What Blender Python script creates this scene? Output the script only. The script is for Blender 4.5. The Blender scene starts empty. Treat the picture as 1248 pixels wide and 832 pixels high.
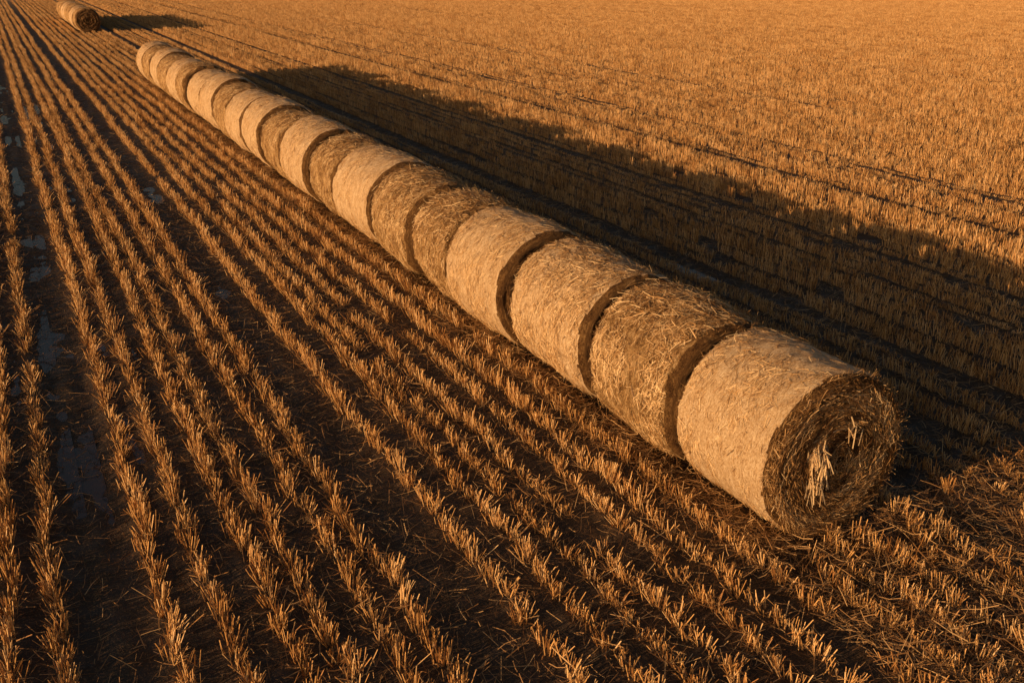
import bpy, math, numpy as np
from mathutils import Vector, Matrix
rng=np.random.default_rng(11)
scene=bpy.context.scene
# ------------------------------------------------------------ camera solve
R=.62
thc=np.linspace(0,2*np.pi,73)
def basis(p):
    f,cx,cy,cz,pit,yaw=p[:6]
    F=np.array([math.sin(yaw)*math.cos(pit),math.cos(yaw)*math.cos(pit),-math.sin(pit)])
    r=np.array([math.cos(yaw),-math.sin(yaw),0.]); u=np.cross(r,F)
    return F,r,u
def circ(p,y):
    F,r,u=basis(p); f=p[0]
    X=np.stack([R*np.cos(thc),np.full_like(thc,y),R+R*np.sin(thc)],1)-p[1:4]
    z=X@F; U=624+f*(X@r)/z; V=416-f*(X@u)/z
    return U.min(),U.max(),V.min(),V.max()
xs=[815,708,620,548,497,450,405,372,340]
ty={1:388,2:339,3:291,4:256,6:198}; by={1:575,2:492,3:416,4:370}
def res(p):
    a=circ(p,0); o=[(a[0]-933),(a[1]-1103),(a[2]-449),(a[3]-657)]
    for n in range(1,10):
        a=circ(p,p[7+n]); o.append(a[0]-xs[n-1])
        if n in ty: o.append(a[2]-ty[n])
        if n in by: o.append(a[3]-by[n])
    a=circ(p,p[6]); o+=[(a[0]-163)*2,(a[2]-55)*2]
    a=circ(p,p[7]); o+=[(a[0]-90)*2,(a[1]-125)*2,(a[2]-8)*2,(a[3]-39)*2]
    return np.array(o)
p=np.array([1200,-4.81,-4.42,3.88,.37,.47,31.2,54.93,1.13,2.46,3.98,5.41,6.65,8.1,9.73,11.17,12.82]); lam=.1
r_=res(p); c_=r_@r_; fr=list(range(1,len(p)))
for it in range(25):
    J=np.zeros((len(r_),len(fr)))
    for k,i in enumerate(fr):
        h=1e-5*max(1,abs(p[i])); q=p.copy(); q[i]+=h; J[:,k]=(res(q)-r_)/h
    A=J.T@J; s=np.linalg.solve(A+lam*np.diag(np.diag(A)),-J.T@r_)
    q=p.copy(); q[fr]+=s; r2=res(q); c2=r2@r2
    if c2<c_: p,r_,c_=q,r2,c2; lam*=.4
    else: lam*=3
CAM=p[1:4].copy(); F_,R_,U_=basis(p)
def ground_pt(u,v):
    d=F_*p[0]+R_*(u-624)+U_*(416-v); t=-CAM[2]/d[2]; return CAM+d*t
cam=bpy.data.cameras.new("camera"); camo=bpy.data.objects.new("camera",cam); scene.collection.objects.link(camo)
cam.sensor_width=36; cam.lens=p[0]/1248*36; cam.clip_end=5000; cam.clip_start=.05
M=Matrix((( R_[0],U_[0],-F_[0],CAM[0]),(R_[1],U_[1],-F_[1],CAM[1]),(R_[2],U_[2],-F_[2],CAM[2]),(0,0,0,1)))
camo.matrix_world=M; scene.camera=camo
# ------------------------------------------------------------ light
el=math.radians(9.7); tx,tyy=1.0,0.11
trav=np.array([tx,tyy,0]); trav/=np.linalg.norm(trav); D=Vector((trav[0]*math.cos(el),trav[1]*math.cos(el),-math.sin(el)))
sl=bpy.data.lights.new("sun","SUN"); sl.energy=5.0; sl.angle=math.radians(.6); sl.color=(1.0,.60,.29)
so=bpy.data.objects.new("sun",sl); scene.collection.objects.link(so); so.rotation_euler=D.to_track_quat('-Z','Y').to_euler(); so.location=(-20,0,15)
w=bpy.data.worlds.new("World"); scene.world=w; w.use_nodes=True
nt=w.node_tree; nt.nodes.clear()
sky=nt.nodes.new("ShaderNodeTexSky"); sky.sky_type='NISHITA'; sky.sun_disc=False; sky.sun_elevation=el
sky.sun_rotation=math.atan2(-trav[0],-trav[1])%(2*math.pi); sky.dust_density=4; sky.ozone_density=.6
bg=nt.nodes.new("ShaderNodeBackground"); bg.inputs[1].default_value=.058
wo=nt.nodes.new("ShaderNodeOutputWorld"); nt.links.new(sky.outputs[0],bg.inputs[0]); nt.links.new(bg.outputs[0],wo.inputs[0])
scene.view_settings.view_transform='Standard'; scene.view_settings.look='None'; scene.view_settings.exposure=0
# ------------------------------------------------------------ helpers
TAB=np.random.default_rng(3).random((8,256,256))
def vn(x,y,s=0,px=256):
    x,y=np.broadcast_arrays(np.asarray(x,float),np.asarray(y,float))
    ix=np.floor(x).astype(int); iy=np.floor(y).astype(int); fx=x-ix; fy=y-iy
    fx=fx*fx*(3-2*fx); fy=fy*fy*(3-2*fy); T=TAB[s%8]
    a=T[ix%px,iy%256]; b=T[(ix+1)%px,iy%256]; c=T[ix%px,(iy+1)%256]; d=T[(ix+1)%px,(iy+1)%256]
    return (a*(1-fx)+b*fx)*(1-fy)+(c*(1-fx)+d*fx)*fy-.5
def fbm(x,y,s=0,o=4,px=256):
    v=0; a=1
    for k in range(o): v=v+a*vn(x*2**k,y*2**k,s+k,px*2**k if px*2**k<256 else 256); a*=.5
    return v
def mk_mesh(name,V,Q,shade=None,midx=None,pol=None,smooth=True):
    me=bpy.data.meshes.new(name); V=np.ascontiguousarray(V,np.float32); Q=np.ascontiguousarray(Q,np.int32)
    me.vertices.add(len(V)); me.vertices.foreach_set("co",V.ravel())
    me.loops.add(Q.size); me.loops.foreach_set("vertex_index",Q.ravel())
    me.polygons.add(len(Q)); me.polygons.foreach_set("loop_start",np.arange(0,Q.size,Q.shape[1],dtype=np.int32))
    if midx is not None: me.polygons.foreach_set("material_index",np.ascontiguousarray(midx,np.int32))
    me.polygons.foreach_set("use_smooth",np.full(len(Q),smooth))
    me.update(calc_edges=True)
    if shade is not None:
        a=me.attributes.new("shade","FLOAT","POINT"); a.data.foreach_set("value",np.ascontiguousarray(shade,np.float32))
    if pol is not None:
        a=me.attributes.new("pol","FLOAT_VECTOR","POINT"); a.data.foreach_set("vector",np.ascontiguousarray(pol,np.float32).ravel())
    return me
def nrm(a): return a/np.maximum(np.linalg.norm(a,axis=1,keepdims=True),1e-9)
def ribbons(P,T,N,ln,wd,bend,h1=0,c=1.0,k=2):
    """thin bent straws: flat strips. c=1 centred, c=0 rooted."""
    n=len(P); T=nrm(T); S=nrm(np.cross(T,N)+1e-6); V=[]
    tw=rng.uniform(-1,1,n)[:,None]; S=nrm(S+N*tw)
    for j in range(k+1):
        t=j/k; tt=(t-.5*c)
        C=P+T*(ln*tt)[:,None]+N*(h1*t+bend*tt*tt*4/(4 if c==0 else 1))[:,None]
        wv=(wd*.5*(1-.25*t))[:,None]
        V+= [C-S*wv,C+S*wv]
    V=np.stack(V,1).reshape(-1,3); b=(np.arange(n)*(2*(k+1)))[:,None]
    Q=np.concatenate([b+np.array([[2*j,2*j+1,2*j+3,2*j+2]]) for j in range(k)],0)
    return V,Q,2*(k+1)
# ------------------------------------------------------------ materials
def newmat(n):
    m=bpy.data.materials.new(n); m.use_nodes=True; t=m.node_tree; return m,t,t.nodes["Principled BSDF"],t.nodes,t.links
def ramp(N,stops):
    r=N.new("ShaderNodeValToRGB"); e=r.color_ramp.elements
    e[0].position=stops[0][0]; e[0].color=(*stops[0][1],1); e[1].position=stops[-1][0]; e[1].color=(*stops[-1][1],1)
    for s,c in stops[1:-1]:
        x=e.new(s); x.color=(*c,1)
    return r
def straw_mat(name,cols,instvar=.25,rough=.55):
    m,t,b,N,K=newmat(name)
    at=N.new("ShaderNodeAttribute"); at.attribute_name="shade"
    oi=N.new("ShaderNodeObjectInfo")
    mm=N.new("ShaderNodeMath"); mm.operation='MULTIPLY_ADD'; mm.inputs[1].default_value=instvar; K.new(oi.outputs["Random"],mm.inputs[0])
    K.new(at.outputs["Fac"],mm.inputs[2])
    r=ramp(N,cols); K.new(mm.outputs[0],r.inputs[0]); K.new(r.outputs[0],b.inputs["Base Color"])
    b.inputs["Roughness"].default_value=rough; b.inputs["Specular IOR Level"].default_value=.35
    return m
m_stub=straw_mat("stubble_straw",[(0,(.11,.043,.013)),(.3,(.36,.165,.050)),(.7,(.66,.38,.14)),(1,(.82,.56,.29))],.3)
m_loose=straw_mat("loose_straw",[(0,(.06,.028,.012)),(.5,(.33,.17,.063)),(1,(.70,.45,.21))],0)
m_bstraw=straw_mat("bale_straw",[(0,(.09,.038,.012)),(.45,(.46,.26,.10)),(1,(.85,.63,.36))],0)
def bale_side(name,cols,wrap,bd):
    m,t,b,N,K=newmat(name)
    at=N.new("ShaderNodeAttribute"); at.attribute_name="pol"
    oi=N.new("ShaderNodeObjectInfo")
    add=N.new("ShaderNodeVectorMath"); add.operation='ADD'; K.new(at.outputs["Vector"],add.inputs[0])
    sc=N.new("ShaderNodeMath"); sc.operation='MULTIPLY'; sc.inputs[1].default_value=37; K.new(oi.outputs["Random"],sc.inputs[0])
    cx=N.new("ShaderNodeCombineXYZ"); K.new(sc.outputs[0],cx.inputs[2]); K.new(cx.outputs[0],add.inputs[1])
    def noise(sx,sy,scale,det=4,rg=.65):
        mp=N.new("ShaderNodeMapping"); mp.inputs["Scale"].default_value=(sx,sy,1); K.new(add.outputs[0],mp.inputs[0])
        n=N.new("ShaderNodeTexNoise"); n.inputs["Scale"].default_value=scale; n.inputs["Detail"].default_value=det; n.inputs["Roughness"].default_value=rg
        K.new(mp.outputs[0],n.inputs["Vector"]); return n
    n1=noise(1,1.4,50,6,.85); n2=noise(.8,1.6,8,6,.7); n3=noise(.5,2.5,90,3)
    a=N.new("ShaderNodeMath"); a.operation='MULTIPLY_ADD'; a.inputs[1].default_value=1.0; K.new(n1.outputs[0],a.inputs[0])
    k2=.5 if wrap else 1.0
    a2=N.new("ShaderNodeMath"); a2.operation='MULTIPLY'; a2.inputs[1].default_value=k2; K.new(n2.outputs[0],a2.inputs[0]); K.new(a2.outputs[0],a.inputs[2])
    a3=N.new("ShaderNodeMath"); a3.operation='MULTIPLY_ADD'; a3.inputs[1].default_value=.6; K.new(n3.outputs[0],a3.inputs[0]); K.new(a.outputs[0],a3.inputs[2])
    mid=(1.0+k2+.6)/2
    mr=N.new("ShaderNodeMapRange"); mr.inputs[1].default_value=mid-.24; mr.inputs[2].default_value=mid+.24; K.new(a3.outputs[0],mr.inputs[0])
    r=ramp(N,cols); K.new(mr.outputs[0],r.inputs[0]); K.new(r.outputs[0],b.inputs["Base Color"])
    b.inputs["Roughness"].default_value=.5 if wrap else .7; b.inputs["Specular IOR Level"].default_value=.4 if wrap else .2
    bp=N.new("ShaderNodeBump"); bp.inputs["Strength"].default_value=1; bp.inputs["Distance"].default_value=bd
    K.new(a3.outputs[0],bp.inputs["Height"]); K.new(bp.outputs[0],b.inputs["Normal"])
    return m
m_wrap=bale_side("net_wrapped_straw",[(.02,(.22,.105,.04)),(.42,(.56,.37,.195)),(.95,(.88,.71,.49))],True,.014)
m_rough=bale_side("rough_straw",[(.02,(.08,.033,.011)),(.5,(.44,.255,.10)),(.95,(.80,.56,.30))],False,.03)
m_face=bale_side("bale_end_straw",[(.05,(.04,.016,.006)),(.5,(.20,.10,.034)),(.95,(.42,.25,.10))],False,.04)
# ------------------------------------------------------------ bale
def build_bale(name,length,rough,nst,seed,tuft=False,nfringe=2500):
    rs=np.random.default_rng(seed); Lh=length/2-.042; c=.085+.03*rough
    prof=[]
    for r in np.linspace(.004,R-c,26): prof.append((r,-Lh,0,-1,0))
    for a in np.linspace(0,np.pi/2,9)[1:]: prof.append((R-c+c*math.sin(a),-Lh+c-c*math.cos(a),math.sin(a),-math.cos(a),.5))
    for y in np.linspace(-Lh+c,Lh-c,44)[1:-1]: prof.append((R,y,1,0,1))
    for a in np.linspace(np.pi/2,0,9): prof.append((R-c+c*math.sin(a),Lh-c+c*math.cos(a),math.sin(a),math.cos(a),.5))
    for r in np.linspace(R-c,.004,10)[1:]: prof.append((r,Lh,0,1,0))
    prof=np.array(prof); m=len(prof); nt_=200
    th=np.linspace(-np.pi/2,1.5*np.pi,nt_+1); u=(th+np.pi/2)/(2*np.pi)
    PR=prof[:,0][:,None]; PY=prof[:,1][:,None]; NR=prof[:,2][:,None]; NY=prof[:,3][:,None]
    U,_=np.meshgrid(u,np.arange(m)); off=seed*7.3
    slen=np.concatenate([[0],np.cumsum(np.hypot(np.diff(prof[:,0]),np.diff(prof[:,1])))])[:,None]
    side=np.clip(NR,0,1)
    bulge=lambda y: .016*(1-(y/Lh)**2)
    big=fbm(U*6,PY*2.2+off+0*U,1,3,6)
    fine=fbm(U*40,(slen*16+off)+0*U,2,3,40)
    ring=fbm(PR*22+off+U*2*0,U*8,3,3)*(1-side)
    disp=big*(.022+.05*rough)*side+fine*(.013+.034*rough)*(side+.6*(1-side))+ring*.05*np.clip(PR/.1,0,1)+bulge(PY)*side
    rr=PR+NR*disp; yy=PY+NY*disp*.8
    yy=yy+NY*.012*np.cos(np.clip(PR/R,0,1)*1.5)*(1-side)
    TH=np.broadcast_to(th,U.shape)
    sq=1+rough*.025*np.cos(4*(TH-np.pi/4)+rs.uniform(-.3,.3))+.012*rs.uniform(-1,1)*np.cos(2*TH)
    X=rr*np.cos(TH)*sq; Z=rr*np.sin(TH)*sq; Z=np.maximum(Z,-R+.035+.01*fine)
    V=np.stack([X,yy,Z],-1).reshape(-1,3)
    i=np.arange(m-1)[:,None]*(nt_+1)+np.arange(nt_)[None]; Q=np.stack([i,i+1,i+nt_+2,i+nt_+1],-1).reshape(-1,4)
    nm=np.repeat((prof[:-1,2]+prof[1:,2])/2,nt_); wob=.93+.08*fbm(np.tile(u[:-1]*30,m-1),0*nm,4,3,30)
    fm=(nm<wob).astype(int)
    pol=np.stack([U*2*np.pi*R*np.where(side>.5,1,.5),(slen+0*U),0*U+off],-1).reshape(-1,3)
    sh=np.zeros(len(V))
    VV=[V];QQ=[Q];SH=[sh];MI=[fm];PO=[pol]; base=len(V)
    def addr(P,T,N,ln,wd,bend,h1=0,c=1.,k=2,shade=None):
        nonlocal base
        v,q,nv=ribbons(P,T,N,ln,wd,bend,h1,c,k); s=shade if shade is not None else rs.random(len(P))
        VV.append(v);QQ.append(q+base);SH.append(np.repeat(s,nv));MI.append(np.full(len(q),2));PO.append(np.zeros((len(v),3))); base+=len(v)
    def cyl(a): return np.stack([np.cos(a),0*a,np.sin(a)],1),np.stack([-np.sin(a),0*a,np.cos(a)],1)
    # side straws
    n=int(nst*(.8+.4*rough)*length/1.2)
    a=rs.uniform(-.35*np.pi,1.35*np.pi,n); Ls=Lh-c*.75; y=rs.uniform(-Ls,Ls,n)
    patch=fbm((a+np.pi/2)/(2*np.pi)*14,y*4+off,5,3,14)
    top=np.clip(np.sin(a-.25),0,1)**2          # spoiled loose straw collects on the top
    keep=(rs.random(n)<np.clip(.45+1.4*patch+top*rough,.1,1)); a,y,patch,top=a[keep],y[keep],patch[keep],top[keep]; n=len(a)
    loosef=rough*(.25+.75*top)
    er,et=cyl(a); ey=np.tile([0,1.,0],(n,1))
    ang=rs.normal(0,1,n)*(.7+.8*loosef); T=et*np.cos(ang)[:,None]+ey*np.sin(ang)[:,None]
    uu=(a+np.pi/2)/(2*np.pi)
    edge=np.clip((np.abs(y)-(Lh-c))/c,0,1)
    rad=R+fbm(uu*6,y*2.2+off,1,3,6)*(.022+.05*rough)+bulge(y)-c*(1-np.sqrt(1-edge**2))
    lift=rs.exponential(1,n)*(.003+.013*loosef)
    sqq=1+rough*.025*np.cos(4*(a-np.pi/4))
    P=er*(rad*sqq+.001+lift)[:,None]+ey*y[:,None]
    ln=rs.uniform(.025,.095,n)*(1+1.0*loosef); ln=np.minimum(ln,2*np.maximum(Lh-.05-np.abs(y),.015)/np.maximum(np.abs(np.sin(ang)),.05))
    addr(P,T,er,ln,rs.uniform(.002,.005,n)*(1+.4*loosef),-ln**2/(8*R)*rs.uniform(.2,1.2,n),rs.exponential(1,n)*(.004+.014*loosef),shade=np.clip(rs.normal(.60,.33,n)+patch*.4-.12*loosef,0,1))
    # rim fringe both ends
    for sgn in (-1,1):
        first=tuft and sgn<0
        n=nfringe*(2 if first else 1); a=rs.uniform(-.45*np.pi,1.45*np.pi,n); er,et=cyl(a); ey=np.tile([0,sgn*1.,0],(n,1))
        rad=R-(.02 if first else .045)-rs.exponential(.022,n); P=er*rad[:,None]+ey*(Lh-(.05 if first else .035)+rs.uniform(-.02,.01,n))[:,None]
        T=et*rs.normal(0,1.,n)[:,None]+er*rs.uniform(-.3,.8 if first else .7,n)[:,None]+ey*rs.uniform(0,.7 if first else .2,n)[:,None]
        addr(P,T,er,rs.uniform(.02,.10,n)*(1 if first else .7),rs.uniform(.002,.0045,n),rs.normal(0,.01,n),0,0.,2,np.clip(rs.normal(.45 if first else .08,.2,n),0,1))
    if tuft:
        n=12000; rr_=(R-.03)*np.sqrt(rs.uniform(.001,.98,n)); a=rs.uniform(0,2*np.pi,n); er,et=cyl(a); ey=np.tile([0,-1.,0],(n,1))
        ang=rs.normal(.15,.42,n); T=et*np.cos(ang)[:,None]+er*np.sin(ang)[:,None]+ey*rs.uniform(-.05,.14,n)[:,None]
        ed=np.clip((rr_-(R-c))/c,0,1)
        P=er*rr_[:,None]+ey*(Lh+.012*np.cos(rr_/R*1.5)+rs.uniform(-.004,.016,n)-c*(1-np.sqrt(1-ed**2)))[:,None]
        ln=rs.uniform(.04,.14,n); pt=fbm(rr_*16+a*.45+off,a*.8,4,3)
        addr(P,T,ey,ln,rs.uniform(.0025,.006,n),rs.normal(0,.008,n),0,1.,2,np.clip(rs.normal(.32,.2,n)+pt*.8,0,1))
        for (fx,fz,nn,sx,sz,tl) in ((-.20,.12,50,.05,.03,-.7),(-.14,.0,45,.03,.06,-1.3),(-.24,-.10,20,.05,.04,-.9),(.1,.2,15,.08,.06,-.2)):
            P=np.stack([rs.normal(fx,sx,nn),np.full(nn,-Lh-.02),rs.normal(fz,sz,nn)],1)
            T=np.stack([rs.normal(-.5,.45,nn),rs.uniform(-.9,-.15,nn),rs.normal(tl,.45,nn)],1)
            addr(P,T,np.tile([0,0,-1.],(nn,1)),rs.uniform(.05,.16,nn),rs.uniform(.004,.011,nn),rs.uniform(-.02,.05,nn),0,0.,3,np.clip(rs.normal(.85,.15,nn),0,1))
    V=np.concatenate(VV);Q=np.concatenate(QQ)
    me=mk_mesh(name,V,Q,np.concatenate(SH),np.concatenate(MI),np.concatenate(PO))
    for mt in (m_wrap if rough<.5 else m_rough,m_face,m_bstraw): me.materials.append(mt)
    return me
def add_obj(name,me,loc=(0,0,0),rot=(0,0,0),sc=(1,1,1)):
    o=bpy.data.objects.new(name,me); o.location=loc; o.rotation_euler=rot; o.scale=sc; scene.collection.objects.link(o); return o
seams=[0.]+list(p[8:17]); yend=p[6]
nfar=12; rest=np.linspace(seams[-1],yend,nfar+1)[1:]+np.concatenate([rng.uniform(-.08,.08,nfar-1),[0]]); seams+=list(rest)
roughs=[0.05,.6,.4,.1,.8,.7,.1,.65,.2,.6,.3,.15,.6,.3,.1,.6,.1,.6,.1,.5,.1,.2]
rads=[1,.985,.995,1.03,.97,.985,1.03,.97,1.02,.96,1.03,.99,.96,1.03,.98,1.02,1.0,.96,1.03,.98,1.02,1.03]
pool={}
for i in range(len(seams)-1):
    y0,y1=seams[i],seams[i+1]; ln=y1-y0; k=rads[i]
    if i==0: y0-=.04; ln+=.04
    if i<9:
        me=build_bale("round_straw_bale",ln,roughs[i],17000 if i<5 else 8000,i+1,tuft=(i==0),nfringe=2200 if i<4 else 1200); sc=1
    else:
        key='s' if roughs[i]<.5 else 'r'; kk=(key,i%2)
        if kk not in pool: pool[kk]=build_bale("round_straw_bale",1.5,.25 if key=='s' else .6,5000,40+i,nfringe=800)
        me=pool[kk]; sc=ln/1.5
    add_obj("round_straw_bale",me,(rng.normal(0,.02) if i else 0,(y0+y1)/2,R*k-.02),(0,0,rng.normal(0,.015) if i else 0),(k,sc,k))
y=p[7]
for i in range(9):
    me=pool[list(pool)[i%len(pool)]]; add_obj("round_straw_bale",me,(rng.normal(0,.03),y+.75,R-.02)); y+=1.52
# ------------------------------------------------------------ field layout
SP=.285
def snap(x): return (np.floor(x/SP)+.5)*SP
tracks=[snap(ground_pt(80,450)[0]),snap(ground_pt(470,590)[0]),snap(1.05),snap(3.0)]
far_tracks=[snap(v) for v in (8.2,10.1,13.4,16.3,20.3,22.2,26.1,32.3,34.2,38.5,44.5,46.4,51,56.3,58.2,66,68)]
def gh(x,y):
    z=fbm(x*2.3,y*1.6,0,4)*.028+fbm(x*9,y*7,4,3)*.016+.006*np.cos(2*np.pi*(x/SP-.5))
    for t in tracks: z=z-.045*np.exp(-((x-t-.03*np.sin(y*.7))/.12)**2)*(.5+1.5*vn(y*.9+0*x,x*0+t,5))
    z=z-.02*np.clip((-3.4-x)/.6,0,1)*(.5-.5*np.cos(2*np.pi*(x/SP-.5)))*(.6+1.5*fbm(x*.5,y*.35,2,2))
    return z
gx=np.concatenate([-np.geomspace(1500,10,18),np.arange(-9.9,5,.045),np.arange(5,20,.3),np.geomspace(20.5,1500,24)])
gy=np.concatenate([-np.geomspace(1500,6,18),np.arange(-5.9,16,.07),np.arange(16,50,.4),np.geomspace(51,1500,22)])
GX,GY=np.meshgrid(gx,gy,indexing='ij')
def fade(x,y): return np.exp(-(np.maximum(0,np.hypot(x,y-5)-25)/12)**2)
GZ=gh(GX,GY)*fade(GX,GY)
V=np.stack([GX,GY,GZ],-1).reshape(-1,3); ny_=len(gy)
i=np.arange(len(gx)-1)[:,None]*ny_+np.arange(ny_-1)[None]; Q=np.stack([i,i+ny_,i+ny_+1,i+1],-1).reshape(-1,4)
me=mk_mesh("ground",V,Q)
m,t,b,N,K=newmat("soil_and_straw_litter")
tc=N.new("ShaderNodeTexCoord")
def gn(sx,sy,scale,det=5,rg=.6):
    mp=N.new("ShaderNodeMapping"); mp.inputs["Scale"].default_value=(sx,sy,1); K.new(tc.outputs["Object"],mp.inputs[0])
    n=N.new("ShaderNodeTexNoise"); n.inputs["Scale"].default_value=scale; n.inputs["Detail"].default_value=det; n.inputs["Roughness"].default_value=rg; K.new(mp.outputs[0],n.inputs["Vector"]); return n
n1=gn(1,1,6,6); n2=gn(1,.35,55,4,.7); n3=gn(.4,1,70,3,.7)
r1=ramp(N,[(.3,(.022,.013,.008)),(.7,(.065,.038,.020))]); K.new(n1.outputs[0],r1.inputs[0])
mx=N.new("ShaderNodeMath"); mx.operation='MAXIMUM'; K.new(n2.outputs[0],mx.inputs[0]); K.new(n3.outputs[0],mx.inputs[1])
r2=ramp(N,[(.58,(0,0,0)),(.68,(.8,.8,.8))]); K.new(mx.outputs[0],r2.inputs[0])
mix=N.new("ShaderNodeMixRGB"); K.new(r2.outputs[0],mix.inputs[0]); K.new(r1.outputs[0],mix.inputs[1]); mix.inputs[2].default_value=(.27,.14,.05,1)
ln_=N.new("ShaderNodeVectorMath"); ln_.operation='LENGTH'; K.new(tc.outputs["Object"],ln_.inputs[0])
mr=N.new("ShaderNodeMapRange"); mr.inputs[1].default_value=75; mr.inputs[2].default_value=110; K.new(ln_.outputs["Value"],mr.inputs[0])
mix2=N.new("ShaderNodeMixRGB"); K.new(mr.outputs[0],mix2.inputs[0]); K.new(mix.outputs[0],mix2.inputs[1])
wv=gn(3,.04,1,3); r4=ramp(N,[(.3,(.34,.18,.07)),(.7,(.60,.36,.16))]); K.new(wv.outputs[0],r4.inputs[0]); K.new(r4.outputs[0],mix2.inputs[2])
K.new(mix2.outputs[0],b.inputs["Base Color"])
rr_=ramp(N,[(.35,(.45,.45,.45)),(.6,(.9,.9,.9))]); K.new(n1.outputs[0],rr_.inputs[0]); K.new(rr_.outputs[0],b.inputs["Roughness"])
bp=N.new("ShaderNodeBump"); bp.inputs["Strength"].default_value=.8; bp.inputs["Distance"].default_value=.02; K.new(mx.outputs[0],bp.inputs["Height"]); K.new(bp.outputs[0],b.inputs["Normal"])
me.materials.append(m); add_obj("ground",me)
# puddles: thin water sheets lying in the ruts and low furrows
VV=[];QQ=[];base=0
wl=[(t,.13,-.036) for t in tracks]+[(tracks[0]+k*SP+(SP*.5 if abs(k)>0 else 0),.1,-.028) for k in (-4,-3,-2,-1,1,2,3)]
for (tr,hw,z) in wl:
    VV.append(np.array([[tr-hw,-5,z],[tr+hw,-5,z],[tr+hw,45,z],[tr-hw,45,z]])); QQ.append(np.array([[0,1,2,3]])+base); base+=4
me=mk_mesh("puddle_water",np.concatenate(VV),np.concatenate(QQ),smooth=False)
m,t,b,N,K=newmat("muddy_water"); b.inputs["Base Color"].default_value=(.075,.042,.032,1); b.inputs["Roughness"].default_value=.18; b.inputs["Specular IOR Level"].default_value=.5
nz=N.new("ShaderNodeTexNoise"); nz.inputs["Scale"].default_value=14; bp=N.new("ShaderNodeBump"); bp.inputs["Strength"].default_value=.3; bp.inputs["Distance"].default_value=.01; K.new(nz.outputs[0],bp.inputs["Height"]); K.new(bp.outputs[0],b.inputs["Normal"])
me.materials.append(m); add_obj("puddle_water",me)
# ------------------------------------------------------------ stubble prototypes (0.5 m of one drilled row)
pc=bpy.data.collections.new("stubble_pieces")
def stub_proto(k):
    rs=np.random.default_rng(100+k); ncl=rs.integers(8,11); P=[]
    cy=np.linspace(-.25,.25,ncl,endpoint=False)+rs.uniform(-.02,.02,ncl)+.03
    H=[]
    for c in cy:
        n=rs.integers(5,13); P.append(np.stack([rs.normal(rs.normal(0,.018),.018,n),c+rs.normal(0,.018,n),np.full(n,-.02)],1)); H.append(rs.normal(.122,.022)+rs.normal(0,.02,n))
    P=np.concatenate(P); H=np.maximum(np.concatenate(H),.04); n=len(P)
    lean=np.stack([rs.normal(0,.18,n)+P[:,0]*4,rs.normal(0,.2,n),np.ones(n)],1)
    fl=rs.random(n)<.08; lean[fl,:2]*=4; T=nrm(lean); rad=rs.uniform(.003,.0048,n)
    V=[]
    a0=rs.uniform(0,2,n)
    for t in (0,1):
        for j in range(3):
            a=a0+j*2.0944; V.append(P+T*((H+.02)*t)[:,None]+np.stack([np.cos(a)*rad,np.sin(a)*rad,0*a],1)*(1 if t==0 else .8))
    V=np.stack(V,1).reshape(-1,3); b=(np.arange(n)*6)[:,None]
    Q=np.concatenate([b+np.array([[j,(j+1)%3,(j+1)%3+3,j+3]]) for j in range(3)])
    sh=np.repeat(np.clip(rs.normal(.47,.22,n),0,.9),6)
    n=26; P=np.stack([rs.normal(0,.04,n),rs.uniform(-.25,.25,n),rs.uniform(.0,.08,n)],1)
    T=np.stack([rs.normal(0,.7,n),rs.normal(0,.7,n),rs.uniform(-.1,.8,n)],1)
    v,q,nv=ribbons(P,T,np.tile([0,0,-1.],(n,1)),rs.uniform(.04,.13,n),rs.uniform(.003,.008,n),rs.uniform(0,.05,n),0,0.,2)
    Q=np.concatenate([Q,q+len(V)]); V=np.concatenate([V,v]); sh=np.concatenate([sh,np.repeat(np.clip(rs.normal(.25,.2,n),0,.8),nv)])
    me=mk_mesh("stubble_piece",V,Q,sh,smooth=False); me.materials.append(m_stub)
    o=bpy.data.objects.new("stubble_piece_%02d"%k,me); pc.objects.link(o)
NP=12
for k in range(NP): stub_proto(k)
ix=np.arange(-60,int(95/SP)); X=ix*SP+SP*.5
Y=np.arange(-8,110,.48); XX,YY=np.meshgrid(X,Y,indexing='ij'); XX=XX.ravel(); YY=YY.ravel()
row=np.round(XX/SP-.5).astype(int); rowr=np.random.default_rng(5).random(2000)
YY=YY+rowr[row%2000]*.48+rng.uniform(-.03,.03,len(YY))
dx=XX-CAM[0]; dy=YY-CAM[1]; dist=np.hypot(dx,dy); az=np.degrees(np.arctan2(dx,dy))
keep=((az>-20)&(az<76)&(dist<105))|(dist<12)
for tt in tracks[:3]: keep&=~(np.abs(XX-tt)<.1)
keep&=~((np.abs(XX)<.5)&(YY>-.15)&(YY<yend+.1))&~((np.abs(XX)<.5)&(YY>p[7]-.1)&(YY<p[7]+14))
keep&=(rng.random(len(XX))>.03)|(dist>20)
XX,YY,row=XX[keep],YY[keep],row[keep]; n=len(XX)
ft=np.zeros(n,bool)
for tt in far_tracks+tracks[3:]: ft|=np.abs(XX-tt)<.1
right=np.clip(XX/3,0,1)
XX=XX+(rowr[(row*13)%2000]-.5)*.08+fbm(YY*.25,row*7.7,2,2)*(.07-.04*right)+rng.normal(0,.011-.005*right,n)
grp=np.sin(row*2*np.pi/11)+.6*np.sin(row*2*np.pi/23+1)
hs=.97+.40*fbm(XX*.6,YY*.35,6,3)+.25*fbm(XX*.08,YY*.05,1,2)+rng.normal(0,.07,n)+(rowr[(row*7)%2000]-.5)*(.25+.45*right)+(.05+.10*right)*grp
hs=np.where(ft,hs*.45,hs)-.08*np.clip((-3.3-XX)/1,0,1)
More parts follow.
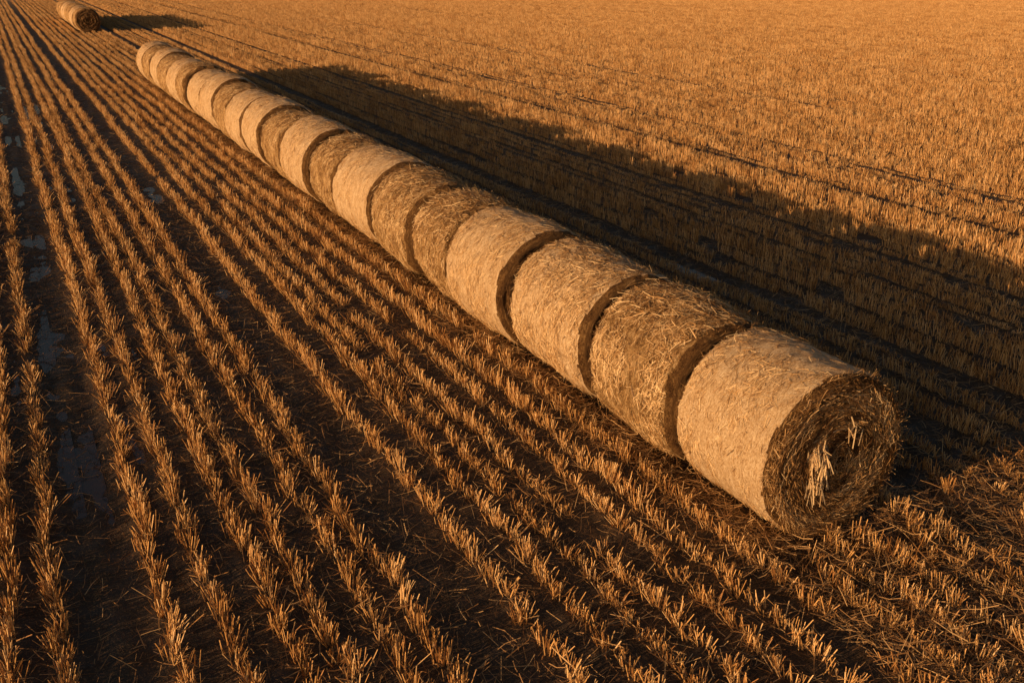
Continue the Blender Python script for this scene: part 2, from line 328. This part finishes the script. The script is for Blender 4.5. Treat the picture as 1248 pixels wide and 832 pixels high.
# stubble knocked about where the loader turned at the end of the row
dist_e=np.exp(-(((XX-1.6)/1.9)**2+((YY+1.0)/1.3)**2)); trm=dist_e*rng.random(n)
hs=hs*(1-.35*trm); hs=np.clip(hs,.3,1.5)
ZZ=gh(XX,YY)*fade(XX,YY)
me=bpy.data.meshes.new("wheat_stubble"); me.vertices.add(n); me.vertices.foreach_set("co",np.stack([XX,YY,ZZ],1).astype(np.float32).ravel())
a=me.attributes.new("rot","FLOAT_VECTOR","POINT"); a.data.foreach_set("vector",np.stack([rng.normal(0,.04,n)+rng.normal(0,.2,n)*dist_e,rng.normal(0,.07,n)*(1-.5*right)+rng.normal(0,.35,n)*dist_e,(rng.random(n)<.5)*math.pi+rng.normal(0,.06,n)*(1-.6*right)+rng.normal(0,.5,n)*dist_e],1).astype(np.float32).ravel())
a=me.attributes.new("scl","FLOAT_VECTOR","POINT"); a.data.foreach_set("vector",np.stack([1-.35*right*(1-dist_e),np.full(n,1.),hs],1).astype(np.float32).ravel())
a=me.attributes.new("idx","INT","POINT"); a.data.foreach_set("value",rng.integers(0,NP,n).astype(np.int32))
def scatter(obname,me,coll):
    o=add_obj(obname,me); g=bpy.data.node_groups.new(obname+"_scatter","GeometryNodeTree")
    g.interface.new_socket("Geometry",in_out='INPUT',socket_type='NodeSocketGeometry'); g.interface.new_socket("Geometry",in_out='OUTPUT',socket_type='NodeSocketGeometry')
    N=g.nodes; K=g.links; gi=N.new("NodeGroupInput"); go=N.new("NodeGroupOutput"); ip=N.new("GeometryNodeInstanceOnPoints"); ci=N.new("GeometryNodeCollectionInfo")
    ci.inputs["Collection"].default_value=coll; ci.inputs["Separate Children"].default_value=True; ci.inputs["Reset Children"].default_value=True
    ip.inputs["Pick Instance"].default_value=True
    def at(nm,ty):
        x=N.new("GeometryNodeInputNamedAttribute"); x.data_type=ty; x.inputs["Name"].default_value=nm; return x.outputs[0]
    K.new(gi.outputs[0],ip.inputs["Points"]); K.new(ci.outputs[0],ip.inputs["Instance"]); K.new(at("idx",'INT'),ip.inputs["Instance Index"])
    er=N.new("FunctionNodeEulerToRotation"); K.new(at("rot",'FLOAT_VECTOR'),er.inputs[0]); K.new(er.outputs[0],ip.inputs["Rotation"])
    K.new(at("scl",'FLOAT_VECTOR'),ip.inputs["Scale"]); K.new(ip.outputs[0],go.inputs[0])
    md=o.modifiers.new("scatter","NODES"); md.node_group=g; return o
scatter("wheat_stubble",me,pc)
# ------------------------------------------------------------ loose straw on the ground
def loose(n,xr,yr,zl=.02,xs_=None,dark=0):
    x=rng.uniform(*xr,n) if xs_ is None else xs_; y=rng.uniform(*yr,n); z=gh(x,y)+rng.exponential(zl,n)+.006
    a=rng.uniform(0,np.pi,n); T=np.stack([np.cos(a),np.sin(a),rng.normal(0,.2,n)],1)
    return ribbons(np.stack([x,y,z],1),T,np.tile([0,0,1.],(n,1)),rng.uniform(.04,.22,n),rng.uniform(.003,.007,n),rng.normal(0,.015,n))+(np.clip(rng.normal(.5-dark,.27,n),0,1),)
parts=[loose(50000,(-3.8,6),(-4.5,13),.02,None,.05),loose(14000,(-7.5,-3.8),(-4.5,13),.012,None,.2),loose(22000,(-9,14),(12,32),.025)]
n=20000; parts.append(loose(n,0,(-.1,yend),.03,-.42-np.abs(rng.normal(0,.22,n)))); n=8000; parts.append(loose(n,0,(-.1,yend),.03,.42+np.abs(rng.normal(0,.25,n))))
parts.append(loose(16000,(-.8,4.0),(-3.0,.2),.05))
VV=[];QQ=[];SS=[];base=0
for v,q,nv,s in parts: VV.append(v);QQ.append(q+base);SS.append(np.repeat(s,nv));base+=len(v)
me=mk_mesh("loose_straw",np.concatenate(VV),np.concatenate(QQ),np.concatenate(SS)); me.materials.append(m_loose); add_obj("loose_straw",me)
